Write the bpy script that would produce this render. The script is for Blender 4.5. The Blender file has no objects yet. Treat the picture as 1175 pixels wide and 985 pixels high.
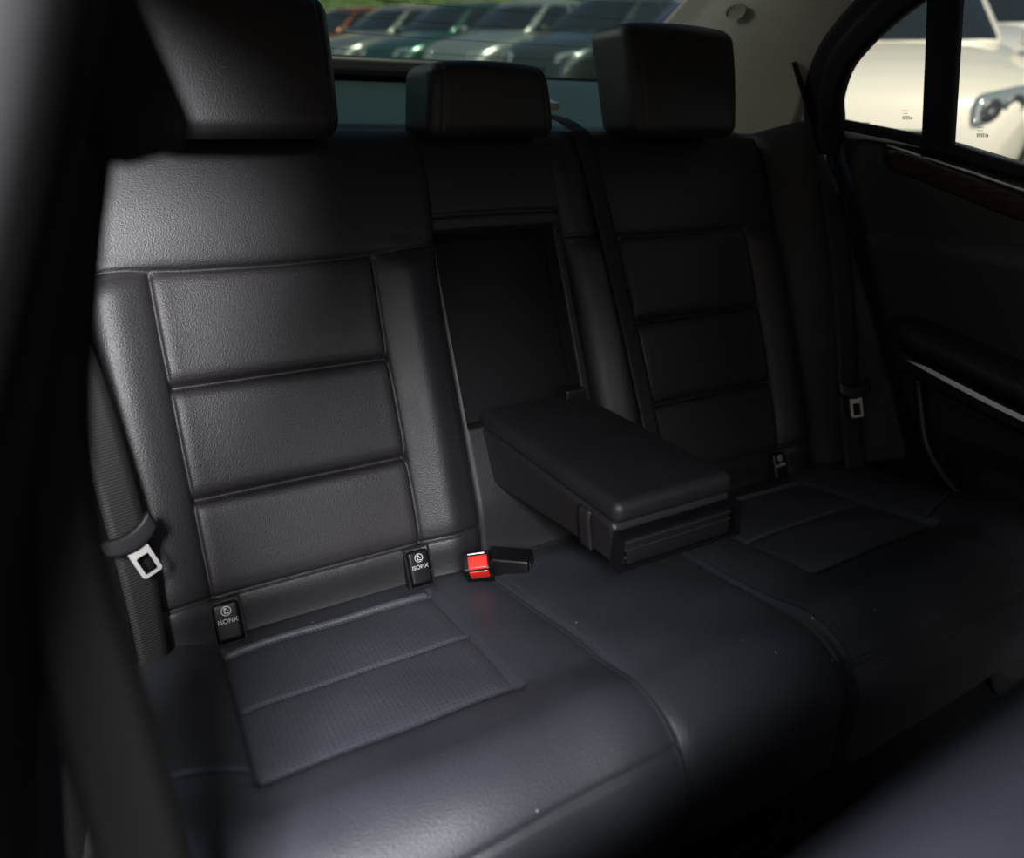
import bpy, bmesh, math, random
from mathutils import Vector, Matrix
random.seed(4)
scene = bpy.context.scene
COL = scene.collection
T = math.radians(22.0); sT, cT = math.sin(T), math.cos(T)
YB, ZB = 0.887, 0.417
def SB(x, s, h=0.0):
    return Vector((x, YB + s*sT - h*cT, ZB + s*cT + h*sT))
SBM = Matrix(((1,0,0,0),(0,sT,-cT,0),(0,cT,sT,0),(0,0,0,1)))
def sstep(a,b,x):
    if a==b: return 0.0
    t=max(0.0,min(1.0,(x-a)/(b-a))); return t*t*(3-2*t)
def gs(d,w): return math.exp(-(d/w)**2)
def rnd(d,R):
    if d>=R: return 0.0
    d=max(d,0.0)
    return -(R-math.sqrt(max(0.0,R*R-(R-d)**2)))
def lerp(a,b,t): return a+(b-a)*t
def interp(pts,x):
    if x<=pts[0][0]: return pts[0][1]
    for (a,b),(c,d) in zip(pts,pts[1:]):
        if x<=c: return b+(d-b)*(x-a)/(c-a)
    return pts[-1][1]

# ---------------------------------------------------------------- materials
def newmat(name):
    m=bpy.data.materials.new(name); m.use_nodes=True
    nt=m.node_tree; b=nt.nodes['Principled BSDF']; return m,nt,b
def simple(name,col,rough=0.5,metal=0.0,spec=0.5,coat=0.0,noise=None,emit=None):
    m,nt,b=newmat(name)
    b.inputs['Base Color'].default_value=(*col,1); b.inputs['Roughness'].default_value=rough
    b.inputs['Metallic'].default_value=metal; b.inputs['Specular IOR Level'].default_value=spec
    b.inputs['Coat Weight'].default_value=coat
    if noise:
        sc,st,di=noise
        tc=nt.nodes.new('ShaderNodeTexCoord'); n=nt.nodes.new('ShaderNodeTexNoise'); n.inputs['Scale'].default_value=sc
        n.inputs['Detail'].default_value=4
        bp=nt.nodes.new('ShaderNodeBump'); bp.inputs['Strength'].default_value=st; bp.inputs['Distance'].default_value=di
        nt.links.new(tc.outputs['Object'],n.inputs['Vector']); nt.links.new(n.outputs['Fac'],bp.inputs['Height'])
        nt.links.new(bp.outputs['Normal'],b.inputs['Normal'])
        mx=nt.nodes.new('ShaderNodeMixRGB'); mx.blend_type='MIX'
        mx.inputs['Color1'].default_value=(*[c*0.75 for c in col],1); mx.inputs['Color2'].default_value=(*[min(1,c*1.25) for c in col],1)
        nt.links.new(n.outputs['Fac'],mx.inputs['Fac']); nt.links.new(mx.outputs['Color'],b.inputs['Base Color'])
    return m
def leather(name,col,rough,perf=False,dust=False,mode='back'):
    m,nt,b=newmat(name); L=nt.links.new
    tc=nt.nodes.new('ShaderNodeTexCoord')
    v=nt.nodes.new('ShaderNodeTexVoronoi'); v.inputs['Scale'].default_value=520
    L(tc.outputs['Object'],v.inputs['Vector'])
    n=nt.nodes.new('ShaderNodeTexNoise'); n.inputs['Scale'].default_value=14; n.inputs['Detail'].default_value=3
    L(tc.outputs['Object'],n.inputs['Vector'])
    bp=nt.nodes.new('ShaderNodeBump'); bp.inputs['Strength'].default_value=0.5; bp.inputs['Distance'].default_value=0.0006
    L(v.outputs['Distance'],bp.inputs['Height'])
    bp2=nt.nodes.new('ShaderNodeBump'); bp2.inputs['Strength'].default_value=0.06; bp2.inputs['Distance'].default_value=0.005
    L(n.outputs['Fac'],bp2.inputs['Height']); L(bp.outputs['Normal'],bp2.inputs['Normal'])
    mr=nt.nodes.new('ShaderNodeMapRange'); mr.inputs['From Min'].default_value=0.3; mr.inputs['From Max'].default_value=0.7
    mr.inputs['To Min'].default_value=rough-0.03; mr.inputs['To Max'].default_value=rough+0.04
    L(n.outputs['Fac'],mr.inputs['Value']); L(mr.outputs['Result'],b.inputs['Roughness'])
    ramp=nt.nodes.new('ShaderNodeMixRGB'); ramp.inputs['Color1'].default_value=(*[c*0.85 for c in col],1)
    ramp.inputs['Color2'].default_value=(*[c*1.15 for c in col],1); L(n.outputs['Fac'],ramp.inputs['Fac'])
    cur=ramp.outputs['Color']; nrm=bp2.outputs['Normal']
    if perf:
        sx=nt.nodes.new('ShaderNodeSeparateXYZ'); L(tc.outputs['Object'],sx.inputs['Vector'])
        def cell(sock,per):
            a=nt.nodes.new('ShaderNodeMath'); a.operation='DIVIDE'; a.inputs[1].default_value=per; L(sock,a.inputs[0])
            f=nt.nodes.new('ShaderNodeMath'); f.operation='FRACT'; L(a.outputs[0],f.inputs[0])
            s=nt.nodes.new('ShaderNodeMath'); s.operation='SUBTRACT'; s.inputs[1].default_value=0.5; L(f.outputs[0],s.inputs[0])
            p=nt.nodes.new('ShaderNodeMath'); p.operation='POWER'; p.inputs[1].default_value=2
            ab=nt.nodes.new('ShaderNodeMath'); ab.operation='ABSOLUTE'; L(s.outputs[0],ab.inputs[0]); L(ab.outputs[0],p.inputs[0]); return p.outputs[0]
        a=cell(sx.outputs['X'],0.0062); c=cell(sx.outputs['Z'] if mode=='back' else sx.outputs['Y'],0.0062)
        s=nt.nodes.new('ShaderNodeMath'); s.operation='ADD'; L(a,s.inputs[0]); L(c,s.inputs[1])
        lt=nt.nodes.new('ShaderNodeMath'); lt.operation='LESS_THAN'; lt.inputs[1].default_value=0.015; L(s.outputs[0],lt.inputs[0])
        mx=nt.nodes.new('ShaderNodeMixRGB'); mx.inputs['Color2'].default_value=(0.002,0.002,0.002,1)
        L(lt.outputs[0],mx.inputs['Fac']); L(cur,mx.inputs['Color1']); cur=mx.outputs['Color']
    if dust:
        dv=nt.nodes.new('ShaderNodeTexVoronoi'); dv.inputs['Scale'].default_value=20; L(tc.outputs['Object'],dv.inputs['Vector'])
        lt=nt.nodes.new('ShaderNodeMath'); lt.operation='LESS_THAN'; lt.inputs[1].default_value=0.034; L(dv.outputs['Distance'],lt.inputs[0])
        sp=nt.nodes.new('ShaderNodeSeparateColor'); L(dv.outputs['Color'],sp.inputs['Color'])
        gt=nt.nodes.new('ShaderNodeMath'); gt.operation='GREATER_THAN'; gt.inputs[1].default_value=0.35; L(sp.outputs[0],gt.inputs[0])
        ml=nt.nodes.new('ShaderNodeMath'); ml.operation='MULTIPLY'; L(lt.outputs[0],ml.inputs[0]); L(gt.outputs[0],ml.inputs[1])
        mx=nt.nodes.new('ShaderNodeMixRGB'); mx.inputs['Color2'].default_value=(0.30,0.29,0.28,1)
        L(ml.outputs[0],mx.inputs['Fac']); L(cur,mx.inputs['Color1']); cur=mx.outputs['Color']
    L(cur,b.inputs['Base Color']); L(nrm,b.inputs['Normal'])
    b.inputs['Specular IOR Level'].default_value=0.45
    return m
def belt_mat(name,col):
    m,nt,b=newmat(name); L=nt.links.new
    tc=nt.nodes.new('ShaderNodeTexCoord'); w=nt.nodes.new('ShaderNodeTexWave'); w.bands_direction='Z'; w.inputs['Scale'].default_value=90
    L(tc.outputs['Object'],w.inputs['Vector'])
    bp=nt.nodes.new('ShaderNodeBump'); bp.inputs['Strength'].default_value=0.4; bp.inputs['Distance'].default_value=0.0008
    L(w.outputs['Fac'],bp.inputs['Height']); L(bp.outputs['Normal'],b.inputs['Normal'])
    mx=nt.nodes.new('ShaderNodeMixRGB'); mx.inputs['Color1'].default_value=(*[c*0.6 for c in col],1); mx.inputs['Color2'].default_value=(*col,1)
    L(w.outputs['Fac'],mx.inputs['Fac']); L(mx.outputs['Color'],b.inputs['Base Color']); b.inputs['Roughness'].default_value=0.6
    b.inputs['Specular IOR Level'].default_value=0.2
    return m
def glass_mat(name,tint,ior=1.35):
    m,nt,b=newmat(name); L=nt.links.new; nt.nodes.remove(b); out=nt.nodes['Material Output']
    tr=nt.nodes.new('ShaderNodeBsdfTransparent'); tr.inputs['Color'].default_value=(*tint,1)
    gl=nt.nodes.new('ShaderNodeBsdfGlossy'); gl.inputs['Roughness'].default_value=0.02
    fr=nt.nodes.new('ShaderNodeFresnel'); fr.inputs['IOR'].default_value=ior
    mx=nt.nodes.new('ShaderNodeMixShader'); L(fr.outputs[0],mx.inputs[0]); L(tr.outputs[0],mx.inputs[1]); L(gl.outputs[0],mx.inputs[2])
    L(mx.outputs[0],out.inputs['Surface']); return m
M={}
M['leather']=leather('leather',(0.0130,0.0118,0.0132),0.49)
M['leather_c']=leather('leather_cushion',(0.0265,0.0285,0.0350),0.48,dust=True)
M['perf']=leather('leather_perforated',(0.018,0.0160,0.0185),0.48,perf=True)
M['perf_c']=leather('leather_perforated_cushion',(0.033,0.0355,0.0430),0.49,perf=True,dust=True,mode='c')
M['seam']=simple('stitching_thread',(0.04,0.04,0.045),0.6)
M['plastic']=simple('black_plastic',(0.007,0.007,0.008),0.45,noise=(300,0.2,0.0005))
M['gloss']=simple('gloss_black',(0.005,0.005,0.006),0.35,spec=0.35)
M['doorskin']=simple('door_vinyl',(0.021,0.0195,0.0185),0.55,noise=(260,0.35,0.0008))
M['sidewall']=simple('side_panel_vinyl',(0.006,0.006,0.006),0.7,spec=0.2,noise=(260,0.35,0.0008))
M['belt']=belt_mat('belt_webbing',(0.020,0.019,0.019))
M['belt_l']=belt_mat('belt_webbing_woven',(0.016,0.015,0.015))
M['satin']=simple('satin_metal_trim',(0.95,0.93,0.90),0.45,metal=0.2)
M['steel']=simple('steel',(0.75,0.72,0.68),0.38,metal=0.6)
M['red']=simple('red_plastic',(0.80,0.020,0.012),0.4,coat=0.1)
M['white_print']=simple('white_print',(0.40,0.40,0.40),0.6)
M['headliner']=simple('headliner_cloth',(0.42,0.37,0.33),0.85,noise=(500,0.3,0.0008))
M['carpet']=simple('carpet',(0.006,0.006,0.007),0.95,spec=0.1,noise=(350,1.0,0.004))
M['shelf']=simple('shelf_cloth',(0.008,0.023,0.029),0.5,noise=(300,0.4,0.001))
M['rubber']=simple('rubber',(0.005,0.005,0.006),0.7,spec=0.2)
M['glass_rear']=glass_mat('tinted_glass',(0.66,0.78,0.68))
M['glass_side']=glass_mat('side_glass',(0.90,0.93,0.86),1.22)
m,nt,b=newmat('walnut_veneer'); tc=nt.nodes.new('ShaderNodeTexCoord'); mp=nt.nodes.new('ShaderNodeMapping'); mp.inputs['Scale'].default_value=(10,4,40)
w=nt.nodes.new('ShaderNodeTexNoise'); w.inputs['Scale'].default_value=5; w.inputs['Detail'].default_value=8; w.inputs['Distortion'].default_value=0.8
rp=nt.nodes.new('ShaderNodeValToRGB'); rp.color_ramp.elements[0].color=(0.014,0.006,0.004,1); rp.color_ramp.elements[1].color=(0.055,0.020,0.013,1)
rp.color_ramp.elements[0].position=0.30; rp.color_ramp.elements[1].position=0.75
nt.links.new(tc.outputs['Object'],mp.inputs[0]); nt.links.new(mp.outputs[0],w.inputs['Vector']); nt.links.new(w.outputs['Fac'],rp.inputs['Fac']); nt.links.new(rp.outputs['Color'],b.inputs['Base Color'])
b.inputs['Roughness'].default_value=0.25; b.inputs['Coat Weight'].default_value=0.2; M['wood']=m

# ---------------------------------------------------------------- mesh helpers
WL={}
def mk(name,verts,faces,mats,parent=None,smooth=True,midx=None,local=False,recalc=True,sharp=None):
    me=bpy.data.meshes.new(name)
    vs=[Vector(v) for v in verts]
    lo=Vector([min(v[i] for v in vs) for i in range(3)]); hi=Vector([max(v[i] for v in vs) for i in range(3)])
    c=(lo+hi)/2; c.z=lo.z if parent is None else c.z
    me.from_pydata([v-c for v in vs],[],faces)
    if not isinstance(mats,(list,tuple)): mats=[mats]
    for mm in mats: me.materials.append(mm)
    if midx:
        for p,i in zip(me.polygons,midx): p.material_index=i
    if recalc:
        bm=bmesh.new(); bm.from_mesh(me); bmesh.ops.recalc_face_normals(bm,faces=bm.faces); bm.to_mesh(me); bm.free()
    for p in me.polygons: p.use_smooth=smooth
    o=bpy.data.objects.new(name,me); COL.objects.link(o); o.location=c; WL[o.name]=c.copy()
    if sharp is not None:
        try: me.set_sharp_from_angle(angle=math.radians(sharp))
        except Exception: pass
    if parent is not None:
        o.parent=parent
        if not local: o.matrix_parent_inverse=Matrix.Translation(-WL[parent.name])
    return o
def empty(name,loc,label,cat,parent=None,**kw):
    o=bpy.data.objects.new(name,None); COL.objects.link(o); o.location=loc; WL[o.name]=Vector(loc); o.empty_display_size=0.1
    if label: o['label']=label
    if cat: o['category']=cat
    for k,v in kw.items(): o[k]=v
    if parent is not None:
        o.parent=parent; o.matrix_parent_inverse=Matrix.Translation(-WL[parent.name])
    return o
def edgy(t,k=0.6): return (1-k)*t+k*(1-math.cos(math.pi*t))/2
def slab(nx,ny,f,back=None,mf=None,k=0.5):
    V=[];F=[];MI=[]
    for j in range(ny+1):
        for i in range(nx+1):
            V.append(f(edgy(i/nx,k),edgy(j/ny,k)))
    W=nx+1
    for j in range(ny):
        for i in range(nx):
            F.append((j*W+i,j*W+i+1,(j+1)*W+i+1,(j+1)*W+i))
            MI.append(mf(edgy((i+.5)/nx,k),edgy((j+.5)/ny,k)) if mf else 0)
    if back:
        ring=[(i,0) for i in range(nx)]+[(nx,j) for j in range(ny)]+[(i,ny) for i in range(nx,0,-1)]+[(0,j) for j in range(ny,0,-1)]
        base=len(V)
        for (i,j) in ring: V.append(back(edgy(i/nx,k),edgy(j/ny,k)))
        n=len(ring)
        for q in range(n):
            a=ring[q]; b_=ring[(q+1)%n]
            F.append((a[1]*W+a[0],base+q,base+(q+1)%n,b_[1]*W+b_[0])); MI.append(0)
        F.append(tuple(base+q for q in range(n))); MI.append(0)
    return V,F,MI
def rcube(H,r,m=4,kk=5,fn=None,M4=None):
    if not isinstance(kk,(list,tuple)): kk=(kk,kk,kk)
    ax=[]
    for a in range(3):
        h=H[a]; rr=min(r,h*0.999); s=[h-rr+rr*math.tan(i/m*math.pi/4) for i in range(m+1)]
        mid=[-(h-rr)+2*(h-rr)*i/kk[a] for i in range(1,kk[a])]
        ax.append([-v for v in reversed(s)]+mid+s)
    idx={};V=[];F=[]
    def vid(p):
        key=tuple(round(c,6) for c in p)
        if key in idx: return idx[key]
        inn=Vector([max(-(H[a]-min(r,H[a]*.999)),min(H[a]-min(r,H[a]*.999),p[a])) for a in range(3)])
        d=Vector(p)-inn
        q=inn+d.normalized()*r if d.length>1e-9 else Vector(p)
        if fn: q=Vector(fn(q))
        if M4: q=M4@q
        idx[key]=len(V); V.append(q); return idx[key]
    for a in range(3):
        b_,c=(a+1)%3,(a+2)%3
        for sgn in (-1,1):
            for i in range(len(ax[b_])-1):
                for j in range(len(ax[c])-1):
                    q=[]
                    for (ii,jj) in ((i,j),(i+1,j),(i+1,j+1),(i,j+1)):
                        p=[0,0,0]; p[a]=sgn*H[a]; p[b_]=ax[b_][ii]; p[c]=ax[c][jj]; q.append(vid(p))
                    if len(set(q))==4: F.append(tuple(q) if sgn>0 else tuple(reversed(q)))
    return V,F
def Mt(x,y,z): return Matrix.Translation((x,y,z))
def Mr(a,ax): return Matrix.Rotation(math.radians(a),4,ax)
def merge(*parts):
    V=[];F=[]
    for v,f in parts:
        n=len(V); V+=list(v); F+=[tuple(i+n for i in q) for q in f]
    return V,F
def catmull(P,n=8):
    out=[]
    for i in range(len(P)-1):
        p0=P[max(i-1,0)];p1=P[i];p2=P[i+1];p3=P[min(i+2,len(P)-1)]
        for k in range(n):
            t=k/n
            out.append(0.5*((2*p1)+(-p0+p2)*t+(2*p0-5*p1+4*p2-p3)*t*t+(-p0+3*p1-3*p2+p3)*t**3))
    out.append(P[-1].copy()); return out
def ribbon(P,Wd,width,th=0.0016,n=8):
    pts=catmull([Vector(p) for p in P],n); wd=catmull([Vector(w) for w in Wd],n)
    ws=width if isinstance(width,(list,tuple)) else [width]*len(P)
    wl=catmull([Vector((w,0,0)) for w in ws],n)
    V=[];F=[]
    for i,p in enumerate(pts):
        a=pts[max(i-1,0)];b_=pts[min(i+1,len(pts)-1)]; t=(b_-a).normalized(); w=wd[i].normalized(); w=(w-t*w.dot(t)).normalized(); nn=t.cross(w)
        hw=wl[i].x/2
        for (s,u) in ((-1,-.5),(-.5,-.5),(0,-.5),(.5,-.5),(1,-.5),(1,.5),(.5,.5),(0,.5),(-.5,.5),(-1,.5)):
            V.append(p+w*hw*s+nn*th*u)
    for i in range(len(pts)-1):
        for k in range(10): F.append((i*10+k,i*10+(k+1)%10,(i+1)*10+(k+1)%10,(i+1)*10+k))
    F.append(tuple(range(9,-1,-1))); F.append(tuple((len(pts)-1)*10+k for k in range(10)))
    return V,F
def tube(P,r,n=8,seg=6,flat=1.0):
    pts=catmull([Vector(p) for p in P],n); V=[];F=[]
    for i,p in enumerate(pts):
        a=pts[max(i-1,0)];b_=pts[min(i+1,len(pts)-1)]; t=(b_-a).normalized()
        u=t.cross(Vector((0,0,1))); u=u.normalized() if u.length>1e-4 else Vector((1,0,0)); w=u.cross(t)
        for k in range(seg):
            A=2*math.pi*k/seg; V.append(p+u*r*flat*math.cos(A)+w*r*math.sin(A))
    for i in range(len(pts)-1):
        for k in range(seg): F.append((i*seg+k,i*seg+(k+1)%seg,(i+1)*seg+(k+1)%seg,(i+1)*seg+k))
    F.append(tuple(range(seg))); F.append(tuple((len(pts)-1)*seg+k for k in range(seg)))
    return V,F
def prism(pts2,th,M4):
    n=len(pts2); V=[M4@Vector((x,y,0)) for x,y in pts2]+[M4@Vector((x,y,th)) for x,y in pts2]
    F=[tuple(range(n-1,-1,-1)),tuple(range(n,2*n))]+[(i,(i+1)%n,(i+1)%n+n,i+n) for i in range(n)]
    return V,F
def ringprism(outer,inner,th,M4):
    n=len(outer)
    V=[M4@Vector((x,y,0)) for x,y in outer]+[M4@Vector((x,y,0)) for x,y in inner]+[M4@Vector((x,y,th)) for x,y in outer]+[M4@Vector((x,y,th)) for x,y in inner]
    F=[]
    for i in range(n):
        j=(i+1)%n
        F+=[(i,j,n+j,n+i),(2*n+i,3*n+i,3*n+j,2*n+j),(i,2*n+i,2*n+j,j),(n+i,n+j,3*n+j,3*n+i)]
    return V,F
def text_mesh(s,size,M4,name,mat,parent,ext=0.0003):
    cu=bpy.data.curves.new('t','FONT'); cu.body=s; cu.size=size; cu.extrude=ext; cu.align_x='CENTER'; cu.align_y='CENTER'
    o=bpy.data.objects.new('t',cu); COL.objects.link(o); dg=bpy.context.evaluated_depsgraph_get(); dg.update()
    me=bpy.data.meshes.new_from_object(o.evaluated_get(dg)); bpy.data.objects.remove(o)
    V=[M4@v.co for v in me.vertices]; F=[tuple(p.vertices) for p in me.polygons]
    return mk(name,V,F,mat,parent=parent,smooth=False,recalc=False)

# ================================================================= REAR SEAT
seat=empty('rear_seat',(0,0.65,0.10),'black leather three-place rear bench seat with fold-down armrest','car seat')
ST=0.706
def groove(d,dep,w=0.0030,soft=0.013):
    return dep*0.80*gs(d,w)+dep*0.50*gs(d,soft)
def make_back(sd):
    xi,xo,S=0.125,0.625,ST
    def H(x,s):
        h=0.010*math.sin(math.pi*min(1,s/S))
        k=1-sstep(0.47,0.53,s)
        h+=0.018*k*math.exp(-((x-0.180)/0.036)**2)
        h+=0.017*k*math.exp(-((x-0.585)/0.045)**2)
        inp=sstep(0.231,0.236,x)*(1-sstep(0.530,0.535,x))
        if s>0.498:
            h+=0.012*math.sin(math.pi*min(1,(s-0.498)/(S-0.498)))**0.7
        else:
            segs=[0.06,0.1935,0.346,0.498]
            for a,b_ in zip(segs,segs[1:]):
                if a<=s<=b_:
                    t=(s-a)/(b_-a); h+=inp*0.003*(math.sin(math.pi*t)**0.6)
        for q in (0.1935,0.346): h-=inp*groove(s-q,0.011,0.0040,0.011)
        sc=0.498+0.012*((x-0.383)/0.25)**2
        h-=groove(s-sc,0.0045,0.0026,0.009)
        k2=(1-sstep(0.495,0.502,s))*sstep(0.05,0.06,s)
        for q in (0.233,0.533): h-=k2*groove(x-q,0.0055,0.0026,0.009)
        if s<0.09: h-=groove(s-0.06,0.007)+0.014*(1-sstep(0.0,0.065,s))
        h+=rnd(x-xi,0.025)+rnd(xo-x,0.035)+rnd((S-s),0.045)*0.9
        return h
    def stop(x):
        d=0.625-x; R=0.07
        return S+ (rnd(d,R)*0.7)
    def f(a,b):
        x=lerp(xi,xo,a); s=b*S
        p_s=b*stop(x)
        xin=x-0.018*sstep(0.35,0.69,p_s)*(1-a)
        return SB(sd*xin,p_s,H(x,s))
    def bk(a,b):
        x=lerp(xi,xo,a); return SB(sd*x,b*stop(x)*0.99,-0.10)
    def mf(a,b):
        x=lerp(xi,xo,a); s=b*S
        return 1 if (0.236<x<0.530 and 0.062<s<0.496) else 0
    V,F,MI=slab(240,300,f,bk,mf,0.15)
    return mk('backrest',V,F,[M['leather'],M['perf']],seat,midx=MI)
for sd in (-1,1): make_back(sd)

def fc(a,b):
    x=lerp(-0.128,0.128,a); s=b*ST
    h=0.0
    rec=sstep(0.215,0.222,s)*(1-sstep(0.528,0.533,s))*sstep(-0.118,-0.113,x)*(1-sstep(0.102,0.107,x))
    h-=0.045*rec
    h+=(1-rec)*0.006*math.sin(math.pi*(x+0.128)/0.256)*(1 if s>0.53 else 0.3)
    h-=0.005*gs(s-0.556,0.003)*(1-rec)
    if s>0.53: h+=0.012*math.sin(math.pi*min(1,(s-0.53)/0.176))**0.6
    h+=rnd(ST-s,0.045)*0.9+rnd(x+0.128,0.012)+rnd(0.128-x,0.012)
    h-=0.016*(1-sstep(0.0,0.10,s))
    return SB(x,s,h-0.006)
V,F,MI=slab(170,220,fc,lambda a,b:SB(lerp(-0.128,0.128,a),b*ST,-0.10),None,0.1)
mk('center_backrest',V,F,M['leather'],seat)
A0=Mt(0,YB,ZB)@SBM
V,F=rcube((0.108,0.152,0.006),0.004,3,(3,3,2),None,A0@Mt(-0.005,0.374,-0.045)); mk('recess_panel',V,F,M['rubber'],seat)

def bol_h(a,b):
    base=lerp(0.150,0.085,sstep(0,1,b))
    return 0.010+base*(a**1.45)+0.012*math.sin(math.pi*a)
M['bolster']=leather('bolster_leather',(0.006,0.006,0.0065),0.58)
for sd in (-1,1):
    def fb(a,b):
        s=b*0.70; h=bol_h(a,b)+rnd(a*0.095,0.014)+rnd((1-a)*0.095,0.018)+rnd((1-b)*0.70,0.055)
        return SB(sd*(0.617+0.095*a),s,h)
    V,F,MI=slab(30,70,fb,lambda a,b:SB(sd*(0.617+0.095*a),b*0.68,-0.10),None,0.4)
    mk('side_bolster',V,F,M['bolster'],seat)

def headrest(cx,hz,zc,yc,w,tp=0.07,lean=0.026,r=0.028):
    def fn(q):
        z=q.z/hz; x=q.x*(1-tp*(0.5-0.5*z)); y=q.y
        fr=sstep(0.02,-0.04,q.y)
        y+= -0.010*(1-(q.x/w)**2)*fr + lean*z*(hz/0.09) - 0.005*(1-z*z)*fr
        zz=q.z-0.005*(q.x/w)**2*sstep(0,hz,q.z)
        for g in (-w+0.018,w-0.018):
            y+=0.0028*gs(q.x-g,0.0025)*fr; zz-=0.002*gs(q.x-g,0.0025)*sstep(hz*0.6,hz,q.z)
        return (cx+x,yc+y,zc+zz)
    V,F=rcube((w,0.058,hz),r,6,(60,10,18),fn)
    return mk('headrest',V,F,M['leather'],seat)
headrest(-0.383,0.094,1.140,1.135,0.134)
headrest(0.369,0.092,1.139,1.140,0.126,0.08,0.022,0.024)
headrest(-0.006,0.055,1.102,1.150,0.101,-0.12,0.008,0.020)

# cushion
R0=0.075; y0=0.522; TH=math.radians(8)
P0=Vector((0.522,0.417+0.14*(0.887-0.522)))
CC=P0-R0*Vector((math.sin(TH),math.cos(TH)))
L1=0.94-y0; L2=R0*math.radians(100); L3=0.085
def prof(p):
    if p<L1:
        y=0.94-p; return Vector((y,0.417+0.14*(0.887-y))),Vector((math.sin(TH),math.cos(TH)))
    if p<L1+L2:
        th=(p-L1)/R0; n=Vector((math.sin(TH-th),math.cos(TH-th))); return CC+n*R0,n
    n=Vector((math.sin(TH-math.radians(100)),math.cos(TH-math.radians(100))))
    t=Vector((0.035,-1)).normalized()
    return CC+n*R0+t*(p-L1-L2),n
LT=L1+L2+L3
XO=0.69
pS=L1+R0*math.radians(57)
def Hc(x,p):
    ax=abs(x); y=0.94-p
    h=0.0
    if ax<0.13: h+=0.004+0.005*(1-(ax/0.13)**2)
    else:
        h+=0.006*gs(ax-0.185,0.05)+0.020*sstep(0.52,0.60,ax)
        h+=0.011*(1-sstep(0.50,0.585,y))*(1-sstep(0.55,0.64,ax)*0.3)
        h+=0.006*math.sin(math.pi*min(1,max(0,(ax-0.13)/0.53)))
    inx=sstep(0.240,0.252,ax)*(1-sstep(0.528,0.540,ax)); iny=sstep(0.574,0.588,y)*(1-sstep(0.845,0.852,y))
    if ax>0.13:
        h-=0.010*inx*iny
        h+=0.004*inx*iny*(abs(math.sin(math.pi*(y-0.58)/0.135))**0.5)
        h-=0.0025*inx*iny*gs(y-0.715,0.0032)
        ky=sstep(0.570,0.580,y)*(1-sstep(0.85,0.87,y))
        for q in (0.245,0.535): h-=ky*groove(ax-q,0.006,0.0032,0.012)
        kx=sstep(0.238,0.246,ax)*(1-sstep(0.534,0.542,ax))
        h-=kx*groove(y-0.580,0.006,0.0032,0.012)
        h-=0.004*gs(y-(0.600+0.1*(ax-0.54)),0.003)*sstep(0.535,0.55,ax)
        h-=0.0035*gs(p-pS-0.02*sstep(0.13,0.6,ax),0.0028)
    c=0.130+0.016*sstep(0.60,0.86,y)
    ks=sstep(0.03,0.10,p)
    h-=(0.0070*gs(ax-c,0.0026)+0.003*gs(ax-c,0.012))*ks
    h+=0.0022*gs(ax-c-0.0065,0.0030)*ks
    h-=0.012*(1-sstep(0.03,0.11,p))
    h+=0.0012*math.sin(x*37+y*11)*math.sin(y*31-x*8)
    h+=rnd(XO-ax,0.05)
    return h
def fcu(a,b):
    x=lerp(-XO,XO,a); p=b*LT; P,n=prof(p); h=Hc(x,p)
    bow=-0.020*(1-(x/XO)**2)*sstep(0.30,0.50,p)
    yy=P.x+n.x*h+bow; zz=P.y+n.y*h
    cut=sstep(0.58,0.66,abs(x)); yy+=0.05*cut*sstep(0.25,0.5,p)
    return Vector((x,yy,zz))
def mfc(a,b):
    x=abs(lerp(-XO,XO,a)); y=0.94-b*LT
    return 1 if (0.249<x<0.531 and 0.584<y<0.85) else 0
def bkc(a,b):
    x=lerp(-XO,XO,a); P,n=prof(b*LT); return Vector((x,P.x+(0.05*sstep(0.58,0.66,abs(x)) if b>0.5 else 0),0.285))
V,F,MI=slab(620,250,fcu,bkc,mfc,0.0)
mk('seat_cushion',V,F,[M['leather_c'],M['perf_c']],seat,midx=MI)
V,F=rcube((0.62,0.20,0.095),0.02,3,2,None,Mt(0,0.70,0.195)); mk('seat_base',V,F,M['carpet'],seat)
def stitches(fn,t0,t1,n,name):
    V=[];F=[]
    for i in range(n):
        ta=lerp(t0,t1,(i+0.15)/n); tb=lerp(t0,t1,(i+0.8)/n); a=fn(ta); b_=fn(tb)
        v,f=tube([a,b_],0.0007,1,4); k=len(V); V+=v; F+=[tuple(q+k for q in ff) for ff in f]
    return mk(name,V,F,M['seam'],seat)
for sd in (-1,1):
    def ff(x,sd=sd):
        p=pS+0.008+0.02*sstep(0.13,0.6,abs(x)); a=(x+XO)/(2*XO); v=fcu(a,p/LT); P,n=prof(p); return v+Vector((0,n.x,n.y))*0.0006
    stitches(ff,sd*0.145,sd*0.60,110,'stitching')

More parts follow.
